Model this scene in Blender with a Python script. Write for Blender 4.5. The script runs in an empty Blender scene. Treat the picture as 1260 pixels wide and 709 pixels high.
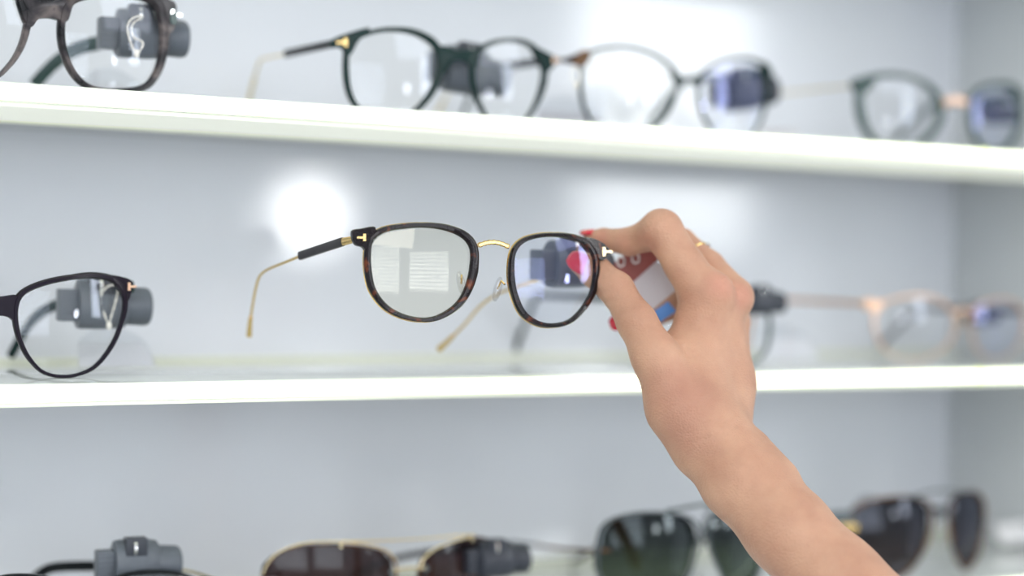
import bpy, bmesh, math, random
import numpy as np
from mathutils import Vector, Matrix

random.seed(7)
rng = np.random.default_rng(3)
SC = bpy.context.scene
COL = SC.collection

# ------------------------------------------------------------------ camera
FPX = 2300.0
CAM = Vector((0, 0, 1.45))
YAW, PITCH, ROLL = math.radians(31.64), math.radians(-0.80), math.radians(1.21)
f0 = Vector((math.sin(YAW), math.cos(YAW), 0)); r0 = Vector((math.cos(YAW), -math.sin(YAW), 0)); u0 = Vector((0, 0, 1))
FW = (f0 * math.cos(PITCH) + u0 * math.sin(PITCH)).normalized()
up = (u0 * math.cos(PITCH) - f0 * math.sin(PITCH)).normalized()
CX = (r0 * math.cos(ROLL) + up * math.sin(ROLL)).normalized()
CY = (up * math.cos(ROLL) - r0 * math.sin(ROLL)).normalized()
cd = bpy.data.cameras.new('camera'); cam = bpy.data.objects.new('camera', cd); COL.objects.link(cam)
M = Matrix((CX, CY, -FW)).transposed().to_4x4(); M.translation = CAM
cam.matrix_world = M
cd.sensor_width = 36.0; cd.lens = FPX / 1260 * 36.0
cd.clip_start = 0.01
cd.dof.use_dof = True; cd.dof.focus_distance = 0.925; cd.dof.aperture_fstop = 2.3
SC.camera = cam
SC.view_settings.view_transform = 'Standard'; SC.view_settings.look = 'None'
SC.view_settings.gamma = 1.0; SC.view_settings.use_curve_mapping = False
SC.view_settings.exposure = 0.09
SC.cycles.transparent_max_bounces = 40
SC.cycles.max_bounces = 14

def ray(px, py): return FW + CX * ((px - 630) / FPX) - CY * ((py - 354.5) / FPX)
def P(px, py, z): return CAM + ray(px, py) * z                 # point at a given depth from the lens
def PY(px, py, Y):                                              # point in the shelf-parallel plane y = Y
    r = ray(px, py); return CAM + r * (Y / r.y)

# ------------------------------------------------------------------ world and lights
w = bpy.data.worlds.new('world'); SC.world = w; w.use_nodes = True
bg = w.node_tree.nodes['Background']; bg.inputs[0].default_value = (0.86, 0.92, 1.0, 1); bg.inputs[1].default_value = 1.0
def area(name, loc, target, size, power, color=(1, 1, 1), size_y=None):
    l = bpy.data.lights.new(name, 'AREA'); l.energy = power; l.color = color
    l.shape = 'RECTANGLE'; l.size = size; l.size_y = size_y or size
    o = bpy.data.objects.new(name, l); COL.objects.link(o); o.location = loc
    o.rotation_euler = (Vector(target) - Vector(loc)).to_track_quat('-Z', 'Y').to_euler()
    return o
area('added_overhead_key', (-0.6, -0.9, 2.75), (0.45, 0.9, 1.0), 1.8, 34, (1.0, 0.98, 0.95))  # unseen soft key light, added overhead behind the camera
area('added_overhead_key', (1.9, -1.0, 2.75), (0.6, 0.9, 1.0), 1.5, 22, (0.97, 0.98, 1.0))  # second unseen overhead light, added to brighten the shelves

# ------------------------------------------------------------------ materials
def mat(name): 
    m = bpy.data.materials.new(name); m.use_nodes = True
    return m, m.node_tree.nodes, m.node_tree.links, m.node_tree.nodes['Principled BSDF']
def simple(name, col, rough=0.4, metal=0.0, spec=0.5, emit=None, strength=0, coat=0, noise=None):
    m, n, l, b = mat(name)
    b.inputs['Base Color'].default_value = (*col, 1); b.inputs['Roughness'].default_value = rough
    b.inputs['Metallic'].default_value = metal; b.inputs['Specular IOR Level'].default_value = spec
    b.inputs['Coat Weight'].default_value = coat
    if emit: b.inputs['Emission Color'].default_value = (*emit, 1); b.inputs['Emission Strength'].default_value = strength
    if noise:                                                     # slight colour unevenness
        sc, amt = noise
        t = n.new('ShaderNodeTexNoise'); t.inputs['Scale'].default_value = sc
        tc = n.new('ShaderNodeTexCoord'); l.new(tc.outputs['Object'], t.inputs['Vector'])
        mx = n.new('ShaderNodeMix'); mx.data_type = 'RGBA'
        mx.inputs[6].default_value = (*[c * (1 - amt) for c in col], 1); mx.inputs[7].default_value = (*[min(1, c * (1 + amt)) for c in col], 1)
        l.new(t.outputs['Fac'], mx.inputs[0]); l.new(mx.outputs[2], b.inputs['Base Color'])
    return m
def wall_mat(name, col, rough):
    m, n, l, b = mat(name)
    tc = n.new('ShaderNodeTexCoord')
    t = n.new('ShaderNodeTexNoise'); t.inputs['Scale'].default_value = 9; t.inputs['Detail'].default_value = 4
    l.new(tc.outputs['Object'], t.inputs['Vector'])
    mx = n.new('ShaderNodeMix'); mx.data_type = 'RGBA'
    mx.inputs[6].default_value = (*[c * 0.95 for c in col], 1); mx.inputs[7].default_value = (*[min(1, c * 1.04) for c in col], 1)
    l.new(t.outputs['Fac'], mx.inputs[0]); l.new(mx.outputs[2], b.inputs['Base Color'])
    t2 = n.new('ShaderNodeTexNoise'); t2.inputs['Scale'].default_value = 700; t2.inputs['Detail'].default_value = 2
    l.new(tc.outputs['Object'], t2.inputs['Vector'])
    bp = n.new('ShaderNodeBump'); bp.inputs['Strength'].default_value = 0.06; bp.inputs['Distance'].default_value = 0.0003
    l.new(t2.outputs['Fac'], bp.inputs['Height']); l.new(bp.outputs[0], b.inputs['Normal'])
    b.inputs['Roughness'].default_value = rough
    return m
def tortoise(name, stops, scale=90, rough=0.12):
    m, n, l, b = mat(name)
    tc = n.new('ShaderNodeTexCoord'); t = n.new('ShaderNodeTexNoise'); t.inputs['Scale'].default_value = scale
    t.inputs['Detail'].default_value = 3; t.inputs['Distortion'].default_value = 0.6
    l.new(tc.outputs['Object'], t.inputs['Vector'])
    r = n.new('ShaderNodeValToRGB'); cr = r.color_ramp
    while len(cr.elements) < len(stops): cr.elements.new(0.5)
    for e, (p, c) in zip(cr.elements, stops): e.position = p; e.color = (*c, 1)
    l.new(t.outputs['Fac'], r.inputs[0]); l.new(r.outputs[0], b.inputs['Base Color'])
    b.inputs['Roughness'].default_value = rough; b.inputs['Specular IOR Level'].default_value = 0.28
    return m
def lens_mat(name, tint, gloss=(0.8, 0.86, 1.0), gain=1.0, grad=None):
    m = bpy.data.materials.new(name); m.use_nodes = True
    n, l = m.node_tree.nodes, m.node_tree.links; n.clear()
    out = n.new('ShaderNodeOutputMaterial'); tr = n.new('ShaderNodeBsdfTransparent'); gl = n.new('ShaderNodeBsdfGlossy')
    tr.inputs[0].default_value = (*tint, 1)
    if grad:                                                      # gradient tint, darker towards the top edge of the lens
        tc = n.new('ShaderNodeTexCoord'); sp = n.new('ShaderNodeSeparateXYZ'); l.new(tc.outputs['Generated'], sp.inputs[0])
        r = n.new('ShaderNodeValToRGB'); r.color_ramp.elements[0].position = 0.35; r.color_ramp.elements[0].color = (*tint, 1)
        r.color_ramp.elements[1].position = 0.95; r.color_ramp.elements[1].color = (*grad, 1)
        l.new(sp.outputs[2], r.inputs[0]); l.new(r.outputs[0], tr.inputs[0])
    gl.inputs['Color'].default_value = (*gloss, 1); gl.inputs['Roughness'].default_value = 0.01
    fr = n.new('ShaderNodeFresnel'); fr.inputs[0].default_value = 1.5
    ml = n.new('ShaderNodeMath'); ml.operation = 'MULTIPLY'; ml.inputs[1].default_value = gain; ml.use_clamp = True
    geo = n.new('ShaderNodeNewGeometry'); inv = n.new('ShaderNodeMath'); inv.operation = 'SUBTRACT'; inv.inputs[0].default_value = 1.0
    l.new(geo.outputs['Backfacing'], inv.inputs[1]); m2 = n.new('ShaderNodeMath'); m2.operation = 'MULTIPLY'
    l.new(fr.outputs[0], m2.inputs[0]); l.new(inv.outputs[0], m2.inputs[1]); l.new(m2.outputs[0], ml.inputs[0])
    mx = n.new('ShaderNodeMixShader'); l.new(ml.outputs[0], mx.inputs[0]); l.new(tr.outputs[0], mx.inputs[1]); l.new(gl.outputs[0], mx.inputs[2])
    l.new(mx.outputs[0], out.inputs[0])
    return m
MT = dict(
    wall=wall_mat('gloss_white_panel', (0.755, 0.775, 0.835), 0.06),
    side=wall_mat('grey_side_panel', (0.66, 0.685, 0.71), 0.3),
    room=simple('room_paint', (0.75, 0.76, 0.76), 0.8, noise=(3, .03)),
    floor=simple('grey_floor', (0.42, 0.42, 0.41), 0.4, noise=(5, .08)),
    shelf=simple('frosted_glass', (0.66, 0.69, 0.67), 0.05, spec=0.6, noise=(20, .03)),
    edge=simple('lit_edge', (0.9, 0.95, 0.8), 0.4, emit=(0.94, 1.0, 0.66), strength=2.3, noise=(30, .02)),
    seam=simple('edge_seam', (0.75, 0.8, 0.35), 0.4, emit=(0.8, 0.9, 0.35), strength=0.75, noise=(30, .02)),
    channel=simple('channel_yellow_green', (0.80, 0.82, 0.68), 0.3, noise=(30, .04)),
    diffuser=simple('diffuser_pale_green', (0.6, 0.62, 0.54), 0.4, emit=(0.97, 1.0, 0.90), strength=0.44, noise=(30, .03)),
    grey_t=tortoise('grey_tortoise', [(0.35, (.006, .006, .008)), (0.5, (.04, .034, .038)), (0.64, (.14, .115, .11)), (0.75, (.02, .018, .022))], 70, 0.25),
    tort=tortoise('dark_tortoise', [(0.3, (.006, .004, .006)), (0.58, (.012, .007, .009)), (0.66, (.12, .030, .012)), (0.75, (.28, .08, .02))], 120),
    black=simple('black_acetate', (0.008, 0.010, 0.012), 0.12, spec=.22, noise=(60, .2)),
    plum=simple('plum_black_acetate', (0.010, 0.006, 0.014), 0.15, spec=.22, noise=(60, .2)),
    green=simple('dark_green_acetate', (0.006, 0.024, 0.022), 0.15, spec=.22, noise=(60, .2)),
    teal=simple('grey_green_acetate', (0.03, 0.065, 0.06), 0.2, noise=(60, .2)),
    brown=tortoise('brown_bronze', [(0.35, (.02, .012, .008)), (0.6, (.22, .11, .05)), (0.8, (.05, .03, .02))], 120, .2),
    charcoal=simple('charcoal_sleeve', (0.035, 0.033, 0.038), 0.35, noise=(150, .3)),
    gold=simple('gold_metal', (0.85, 0.60, 0.25), 0.22, 1.0, noise=(200, .05)),
    pale_gold=simple('pale_gold_metal', (0.88, 0.74, 0.48), 0.25, 1.0, noise=(200, .05)),
    rose=simple('rose_gold_metal', (0.75, 0.50, 0.36), 0.3, 1.0, noise=(200, .05)),
    gun=simple('gunmetal', (0.12, 0.14, 0.15), 0.3, 0.8, noise=(200, .05)),
    silver=simple('silver_metal', (0.8, 0.8, 0.8), 0.2, 1.0, noise=(200, .05)),
    clip=simple('grey_plastic', (0.10, 0.115, 0.14), 0.38, noise=(300, .12)),
    clipd=simple('dark_plastic', (0.03, 0.035, 0.05), 0.4, noise=(300, .12)),
    card=simple('white_card', (0.90, 0.89, 0.92), 0.6, noise=(40, .02)),
    gcard=simple('lilac_card', (0.62, 0.60, 0.64), 0.6, noise=(40, .02)),
    burg=simple('burgundy_card', (0.30, 0.07, 0.06), 0.5, noise=(40, .06)),
    blue=simple('blue_sticker', (0.10, 0.30, 0.75), 0.4, noise=(40, .05)),
    ink=simple('white_print', (0.85, 0.80, 0.78), 0.5, noise=(60, .03)),
    string=simple('white_string', (0.82, 0.79, 0.74), 0.9, noise=(600, .1)),
    film=lens_mat('clear_film', (0.93, 0.935, 0.945), gain=1.6),
    pad=lens_mat('clear_silicone', (0.90, 0.89, 0.88), gain=2.0),
    clear=lens_mat('clear_lens', (0.985, 0.985, 0.975), gain=1.1),
    coat=lens_mat('blue_coated_lens', (0.97, 0.98, 0.985), (0.50, 0.55, 1.0), gain=1.8),
    warm=lens_mat('warm_coated_lens', (0.975, 0.97, 0.93), (1.0, 0.97, 0.85), gain=1.7),
    sunb=lens_mat('brown_sun_lens', (0.29, 0.215, 0.21), (0.7, 0.72, 0.75), 1.0, grad=(0.23, .175, .18)),
    sung=lens_mat('green_sun_lens', (0.30, 0.345, 0.27), (0.75, 0.85, 0.9), 1.1, grad=(0.006, .010, .014)),
    sunr=lens_mat('taupe_sun_lens', (0.25, 0.205, 0.185), (0.7, 0.75, 0.9), 1.1, grad=(0.05, .045, .045)),
    globe=simple('lamp_globe', (0.9, 0.9, 0.9), 0.4, emit=(1, 1, 1), strength=32, noise=(10, .01)),
    pane=simple('daylit_pane', (0.9, 0.9, 0.9), 0.2, emit=(0.93, 0.97, 1.0), strength=5.5, noise=(10, .01)),
    pane2=simple('bright_pane', (0.9, 0.9, 0.9), 0.2, emit=(0.95, 0.98, 1.0), strength=10, noise=(10, .01)),
    blind=simple('blind_slat', (0.45, 0.47, 0.5), 0.5, noise=(10, .02)),
    nail=simple('red_nail_polish', (0.62, 0.012, 0.035), 0.12, coat=.6, noise=(100, .06)),
)

# ------------------------------------------------------------------ object helpers
def link(name, verts, faces, m, parent=None, smooth=True, sharp=None):
    me = bpy.data.meshes.new(name); me.from_pydata([tuple(v) for v in verts], [], faces)
    bm = bmesh.new(); bm.from_mesh(me); bmesh.ops.recalc_face_normals(bm, faces=bm.faces); bm.to_mesh(me); bm.free()
    me.materials.append(m)
    if smooth:
        me.polygons.foreach_set('use_smooth', [True] * len(me.polygons))
        if sharp: me.set_sharp_from_angle(angle=math.radians(sharp))
    o = bpy.data.objects.new(name, me); COL.objects.link(o)
    if parent is not None:
        o.parent = parent; o.matrix_parent_inverse = parent.matrix_world.inverted()
    return o
def empty(name, loc, label, cat, group=None):
    o = bpy.data.objects.new(name, None); COL.objects.link(o); o.location = loc; o.empty_display_size = 0.02
    o.matrix_world = Matrix.Translation(loc)
    o['label'] = label; o['category'] = cat
    if group: o['group'] = group
    return o
class G:                                                          # small mesh accumulator
    def __init__(s): s.v = []; s.f = []
    def add(s, v, f):
        b = len(s.v); s.v += [Vector(x) for x in v]; s.f += [tuple(i + b for i in q) for q in f]; return s
    def box(s, c, sz, R=None, bev=0.0):
        bm = bmesh.new(); bmesh.ops.create_cube(bm, size=1)
        for v in bm.verts: v.co = Vector((v.co.x * sz[0], v.co.y * sz[1], v.co.z * sz[2]))
        if bev: bmesh.ops.bevel(bm, geom=bm.edges[:], offset=bev, segments=2, affect='EDGES', profile=0.6)
        R = R or Matrix.Identity(3); c = Vector(c)
        bm.verts.index_update(); s.add([R @ v.co + c for v in bm.verts], [tuple(v.index for v in f.verts) for f in bm.faces]); bm.free(); return s
    def out(s, name, m, parent=None, smooth=True, sharp=35): return link(name, s.v, s.f, m, parent, smooth, sharp)
def crom(pts, n, closed=True):
    p = np.array([tuple(q) for q in pts], float); N = len(p); res = []
    segs = N if closed else N - 1
    for i in range(segs):
        a, b, c, d = ((p[(i + k - 1) % N] if closed else p[min(max(i + k - 1, 0), N - 1)]) for k in range(4))
        for t in np.linspace(0, 1, n, endpoint=False):
            res.append(0.5 * ((2 * b) + (-a + c) * t + (2 * a - 5 * b + 4 * c - d) * t * t + (-a + 3 * b - 3 * c + d) * t ** 3))
    if not closed: res.append(p[-1])
    return np.array(res)
def sweep(g, pts, sizes, side=Vector((0, 0, 1)), n=8, squ=2.0, closed=False):
    """tube with section (a across 'side' direction, b the other way) in metres"""
    pts = [Vector(p) for p in pts]; N = len(pts); vs = []; fs = []
    for i, p in enumerate(pts):
        if closed: t = (pts[(i + 1) % N] - pts[i - 1]).normalized()
        else: t = (pts[min(i + 1, N - 1)] - pts[max(i - 1, 0)]).normalized()
        s = side - t * side.dot(t)
        if s.length < 1e-3: s = Vector((1, 0, 0)) - t * t.x
        s.normalize(); b = t.cross(s)
        ra, rb = sizes[i] if isinstance(sizes, list) else sizes
        for k in range(n):
            a = 2 * math.pi * k / n + math.pi / n; c_, s_ = math.cos(a), math.sin(a)
            c_ = math.copysign(abs(c_) ** (2 / squ), c_); s_ = math.copysign(abs(s_) ** (2 / squ), s_)
            vs.append(p + s * (c_ * ra) + b * (s_ * rb))
    M_ = N if closed else N - 1
    for i in range(M_):
        j = (i + 1) % N
        for k in range(n):
            k2 = (k + 1) % n; fs.append((i * n + k, i * n + k2, j * n + k2, j * n + k))
    if not closed:
        fs.append(tuple(range(n))[::-1]); fs.append(tuple((N - 1) * n + k for k in range(n)))
    g.add(vs, fs); return g

# ------------------------------------------------------------------ setting
YF, YB = 0.8757, 1.077          # shelf front edge, back panel
ZT = [1.45 + 0.0800, 1.45 - 0.0631, 1.45 - 0.2030]   # shelf tops
XR = 0.0
_p = PY(1171, 360, YB); XR = _p.x
XL = -1.0
def struct(o): o['kind'] = 'structure'; return o
struct(G().box(((XL + XR) / 2, YB + .01, 1.4), (XR - XL, .02, 2.0)).out('wall_back', MT['wall'], smooth=False))
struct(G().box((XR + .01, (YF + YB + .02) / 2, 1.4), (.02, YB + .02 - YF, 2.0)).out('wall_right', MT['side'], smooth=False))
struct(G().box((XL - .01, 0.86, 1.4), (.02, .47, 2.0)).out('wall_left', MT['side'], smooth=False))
struct(G().box((0.5, -0.3, -.02), (6.4, 4.4, .04)).out('floor', MT['floor'], smooth=False))
struct(G().box((0.5, -2.45, 1.4), (6.4, .06, 2.8)).out('wall_front', MT['room'], smooth=False))
struct(G().box((0.5, -0.3, 2.83), (6.4, 4.4, .05)).out('ceiling', MT['room'], smooth=False))
def window(name, x0, x1, z0, z1, pm, blinds):
    yw = -2.41
    g = G()
    for a, b, c, d in ((x0 - .05, x0, z0 - .05, z1 + .05), (x1, x1 + .05, z0 - .05, z1 + .05), (x0, x1, z0 - .05, z0), (x0, x1, z1, z1 + .05)):
        g.box(((a + b) / 2, yw + .01, (c + d) / 2), (b - a, .06, d - c))
    f = struct(g.out(name, MT['room'], smooth=False))
    G().box(((x0 + x1) / 2, yw, (z0 + z1) / 2), (x1 - x0, .01, z1 - z0)).out('pane', pm, f, smooth=False)
    if blinds:
        R = Matrix.Rotation(math.radians(50), 3, 'X'); k = 0; z = z0 + .04
        while z < z1:
            G().box(((x0 + x1) / 2, yw + .05, z), (x1 - x0 - .02, .07, .003), R).out('slat', MT['blind'], f, smooth=False); z += .10
window('window_1', -0.35, 1.15, 1.05, 2.1, MT['pane'], True)
window('window_2', 3.0, 3.65, 1.50, 2.5, MT['pane2'], False)
window('added_fill_window', -2.4, -0.75, 0.95, 2.3, MT['pane'], True)  # unseen glowing window added as front key light for the bays
def uv_sphere(r, loc, sx=1, sy=1, sz=1, R=None, seg=20, rings=12):
    bm = bmesh.new(); bmesh.ops.create_uvsphere(bm, u_segments=seg, v_segments=rings, radius=r)
    R = R or Matrix.Identity(3)
    bm.verts.index_update()
    v = [R @ Vector((a.co.x * sx, a.co.y * sy, a.co.z * sz)) + Vector(loc) for a in bm.verts]; f = [tuple(x.index for x in q.verts) for q in bm.faces]; bm.free()
    return v, f
lamp = empty('pendant_lamp', (1.88, -1.8, 2.8), 'round white pendant lamp behind the viewer, seen as a glow on the panel', 'lamp')
G().add(*uv_sphere(.078, (1.88, -1.8, 1.548))).out('globe', MT['globe'], lamp)
g = G(); sweep(g, [(1.88, -1.8, 1.62), (1.88, -1.8, 2.805)], (.004, .004), Vector((1, 0, 0))); g.out('cord', MT['clipd'], lamp)

struct(G().box(((XL + XR) / 2, (YF + YB) / 2, 1.690), (XR - XL, YB - YF, .03)).out('unseen_light_blocker', MT['room'], smooth=False))  # unseen cabinet top, added to keep overhead light off the top bay
struct(G().box(((XL + XR) / 2, (YF + YB) / 2, 1.672), (XR - XL - .1, .12, .004)).out('added_bay_glow', MT['diffuser'], smooth=False))  # glowing sheet added under the unseen top to light the top bay
X_SEAM = PY(1212, 200, YF).x
names = ['upper glass shelf with glowing front edge carrying the top row of glasses',
         'middle glass shelf with glowing front edge behind the held glasses',
         'lowest glass shelf under the row of sunglasses']
for zt, lab in zip(ZT, names):
    th = .0092
    s = empty('glass_shelf', ((XL + XR) / 2, YB, zt - th), lab, 'shelf', 'lit glass shelves')
    G().box(((XL + XR) / 2, (YF + YB) / 2 + .0015, zt - th / 2), (XR - XL, YB - YF - .003, th), bev=.0006).out('glass_panel', MT['shelf'], s)
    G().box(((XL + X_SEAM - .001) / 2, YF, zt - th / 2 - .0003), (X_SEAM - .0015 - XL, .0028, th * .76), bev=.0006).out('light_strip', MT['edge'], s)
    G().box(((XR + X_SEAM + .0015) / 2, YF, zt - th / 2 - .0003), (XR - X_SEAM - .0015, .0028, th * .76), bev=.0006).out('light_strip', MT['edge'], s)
    G().box((X_SEAM, YF + .0003, zt - th / 2), (.004, .002, th)).out('strip_joint', MT['seam'], s)
    G().box(((XL + XR) / 2, YB - .0025, zt + .0004), (XR - XL, .005, .0009)).out('back_channel', MT['channel'], s)
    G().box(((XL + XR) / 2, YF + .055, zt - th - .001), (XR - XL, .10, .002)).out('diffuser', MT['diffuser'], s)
    G().box(((XL + XR) / 2, YF + .108, zt - th - .0015), (XR - XL, .006, .003)).out('trim_strip', MT['channel'], s)

# ------------------------------------------------------------------ glasses
NA = 72
ANG = np.linspace(0, 2 * np.pi, NA, endpoint=False)
def polar(pts, c):
    q = crom(pts, 10); d = q - c; a = np.arctan2(-d[:, 1], d[:, 0]) % (2 * np.pi); r = np.hypot(d[:, 0], d[:, 1])
    o = np.argsort(a); a = a[o]; r = r[o]
    a = np.concatenate([a[-3:] - 2 * np.pi, a, a[:3] + 2 * np.pi]); r = np.concatenate([r[-3:], r, r[:3]])
    return np.interp(ANG, a, r)
class Front:
    """front plane of one pair of glasses; to(px,py,d) gives the point d metres behind the front surface"""
    def __init__(s, fn, back, wrap=0.35, mid=None):
        s.fn = fn; s.back = back.normalized(); s.mid = fn(*mid); s.side = s.back.cross(Vector((0, 0, 1))).normalized(); s.wrap = wrap
    def to(s, px, py, d=0.0):
        p = s.fn(px, py); x = (p - s.mid).dot(s.side)
        w_ = max(0, abs(x) - .008)
        return p + s.back * (d + w_ * w_ / (2 * s.wrap))
def ring(g, F, c, rin, rout, d0, d1, bev=.25):
    """acetate rim of rounded rectangular section"""
    vs = []; sec = [(0, .3), (.25, 0), (.75, 0), (1, .3), (1, .75), (.8, 1), (.2, 1), (0, .75)]
    for k, a in enumerate(ANG):
        for (u, v) in sec:
            r = rin[k] + (rout[k] - rin[k]) * u
            vs.append(F.to(c[0] + r * math.cos(a), c[1] - r * math.sin(a), d0 + (d1 - d0) * v))
    n = len(sec); fs = []
    for k in range(NA):
        k2 = (k + 1) % NA
        for j in range(n): j2 = (j + 1) % n; fs.append((k * n + j, k * n + j2, k2 * n + j2, k2 * n + j))
    g.add(vs, fs)
def slab(g, F, poly, d0, d1, n=4):
    p = crom(poly, n) if n > 1 else np.array(poly, float)
    c = p.mean(0); N = len(p); vs = []
    for sc, d in ((.94, d0), (1, d0 + (d1 - d0) * .25), (1, d1 - (d1 - d0) * .2), (.95, d1)):
        for q in p: x = c + (q - c) * sc; vs.append(F.to(x[0], x[1], d))
    fs = [tuple(range(N)), tuple(range(3 * N, 4 * N))[::-1]]
    for L in range(3):
        for i in range(N): j = (i + 1) % N; fs.append((L * N + i, L * N + j, (L + 1) * N + j, (L + 1) * N + i))
    g.add(vs, fs)
def lens(F, c, rin, m, parent, depth=.0016, R=.16, label=None):
    NR = 9; vs = []; fs = []
    for side_, dd in ((0, 0.0), (1, .0014)):
        base = len(vs); cc = F.fn(c[0], c[1])
        vs.append(F.to(c[0], c[1], depth + dd - .0016))
        for i in range(1, NR + 1):
            t = i / NR
            for k, a in enumerate(ANG[::2]):
                r = rin[k * 2] * t * 1.015; x, y = c[0] + r * math.cos(a), c[1] - r * math.sin(a)
                rr = (F.fn(x, y) - cc).length
                vs.append(F.to(x, y, depth + dd - .0016 + rr * rr / (2 * R)))
        n = NA // 2
        for k in range(n): fs.append((base, base + 1 + k, base + 1 + (k + 1) % n))
        for i in range(NR - 1):
            for k in range(n):
                k2 = (k + 1) % n; a0 = base + 1 + i * n; a1 = a0 + n
                fs.append((a0 + k, a1 + k, a1 + k2, a0 + k2))
    h = len(vs) // 2; n = NA // 2
    for k in range(n):
        k2 = (k + 1) % n; fs.append((h - n + k, h - n + k2, 2 * h - n + k2, 2 * h - n + k))
    o = link('lens', vs, fs, m, parent, True, 40)
    return o
def widths(ws):                                                     # eight widths, from the right counter-clockwise
    a = np.arange(9) * np.pi / 4; return np.interp(ANG, a, list(ws) + [ws[0]])
def lerp(a, b, t): return a + (b - a) * t
def temple_pts(h, back, inward, L, ztip, bend=.72, drop=0.0):
    """ear piece leaving hinge h; bends down after bend*L to end at height ztip"""
    pts = []
    for t in np.linspace(0, 1, 17):
        y = back * (L * t * (1 if t < bend else 1)) + inward * (t ** 1.5)
        z = h.z - drop * min(t, bend) / bend
        if t > bend:
            u = (t - bend) / (1 - bend); z = lerp(z, ztip, u ** 1.25 * (1.0))
        p = h + y; p.z = z; pts.append(p)
    return pts
def T_emblem(F, px, py, s, parent, m, d=-.0004, flip=False):
    g = G(); k = -1 if flip else 1
    slab(g, F, [(px - .18 * s, py - .5 * s), (px + .18 * s, py - .5 * s), (px + .18 * s, py + .5 * s), (px - .18 * s, py + .5 * s)], d, d + .0012, 1)
    a, b = sorted((px, px - k * s * .95))
    slab(g, F, [(a, py - .14 * s), (b, py - .14 * s), (b, py + .14 * s), (a, py + .14 * s)], d + .0001, d + .0012, 1)
    g.out('hinge_emblem', m, parent, smooth=False)
def split_temple(pts, segs, parent, side=Vector((0, 0, 1)), name='temple'):
    """segs: list of (t0, t1, (half height, half thickness), material, part name); first is the part, the rest its sub-parts"""
    pts = crom(pts, 4, closed=False); N = len(pts); root = None
    for (t0, t1, hh, m, nm) in segs:
        i0, i1 = int(t0 * (N - 1)), int(round(t1 * (N - 1)))
        sub = pts[i0:i1 + 1]; g = G()
        if isinstance(hh, list): sz = [(lerp(hh[0][0], hh[1][0], k / (len(sub) - 1)), lerp(hh[0][1], hh[1][1], k / (len(sub) - 1))) for k in range(len(sub))]
        else: sz = hh
        sweep(g, sub, sz, side, 8, 3.0)
        o = g.out(nm, m, parent if root is None else root, sharp=50)
        if root is None: root = o
    return root
BACK = Vector((0, 1, 0))

def glasses(name, label, cat, group, Y0, lenses, frame, lensm, bridge=None, ends=(), d=.0042, wrap=.35, emblem=None,
            temples=(), pads=None, mid=None, fn=None, back=BACK, backrim=None, R=.16, bridge_m=None, bridge_d=None, zbase=None):
    fn = fn or (lambda x, y: PY(x, y, Y0))
    if mid is None: mid = ((lenses[0][0][0] + lenses[1][0][0]) / 2, (lenses[0][0][1] + lenses[1][0][1]) / 2)
    F = Front(fn, back, wrap, mid)
    loc = F.mid.copy(); loc.z = zbase if zbase is not None else loc.z
    e = empty(name, loc, label, cat, group)
    g = G()
    for (c, pts, ws) in lenses:
        rin = polar(pts, np.array(c, float)); rout = rin + widths(ws)
        ring(g, F, c, rin, rout, 0, d)
    if bridge is not None and bridge_m is None: slab(g, F, bridge, *(bridge_d or (.0004, d - .0004)))
    for p in ends: slab(g, F, p, .0003, d + .001)
    g.out('frame_front', frame, e, sharp=50)
    if bridge is not None and bridge_m is not None:
        g = G(); slab(g, F, bridge, *(bridge_d or (.0004, d - .0004))); g.out('bridge', bridge_m, e, sharp=50)
    for i, (c, pts, ws) in enumerate(lenses):
        rin = polar(pts, np.array(c, float))
        lens(F, c, rin, lensm[i] if isinstance(lensm, (list, tuple)) else lensm, e, depth=d * .55, R=R)
    if backrim:
        for (c, pts, ws) in lenses:
            rin = polar(pts, np.array(c, float)) + widths(ws) * .72
            cp = [F.to(c[0] + rin[k] * math.cos(a), c[1] - rin[k] * math.sin(a), d + .0006) for k, a in enumerate(ANG)]
            g = G(); sweep(g, cp, (.0008, .0010), F.back, 6, closed=True); g.out('metal_rim', backrim, e)
    if emblem:
        for (x, y, s, m, fl) in emblem: T_emblem(F, x, y, s, e, m, flip=fl)
    if pads:
        for (x, y, a) in pads:
            c_ = F.to(x, y, d + .006); R_ = Matrix.Rotation(math.radians(a), 3, F.back) @ Matrix((F.side, F.back, Vector((0, 0, 1)))).transposed()
            G().add(*uv_sphere(1, c_, .0022, .0016, .0066, R_, 14, 8)).out('nose_pad', MT['pad'], e)
            g = G(); q = F.to(x + (4 if a > 0 else -4), y - 6, d); sweep(g, [q, (q + c_) / 2 + Vector((0, 0, .003)), c_], (.0005, .0005), n=6); g.out('pad_arm', MT['gold'], e)
    return e, F

GT = 'glasses standing on the top shelf'; GM = 'glasses standing on the middle shelf'; GL = 'sunglasses on the lowest shelf'
Z1, Z2, Z3 = ZT
def auto_temple(e, F, px, py, inward, L, ztip, segs, bend=.74, drop=0.0, d=.004):
    h = F.to(px, py, d); back = F.back
    pts = temple_pts(h, back, F.side * inward, L, ztip, bend, drop)
    return split_temple(pts, segs, e)
ACE = lambda m, h=(.0034, .0016): [(0, 1, [h, (h[0] * .8, h[1])], m, 'temple')]
def WIRE(ms, mw, sl=.35, hs=(.0024, .0014), hw=.0008):
    return [(0, sl, hs, ms, 'temple'), (sl, .9, (hw, hw), mw, 'temple_wire'), (.88, 1, (hw * 1.8, hw * 1.5), mw, 'temple_tip')]
def mirror(pts, xm, s=1.05): return [(xm - (x - xm) * s, y) for x, y in pts]

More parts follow.
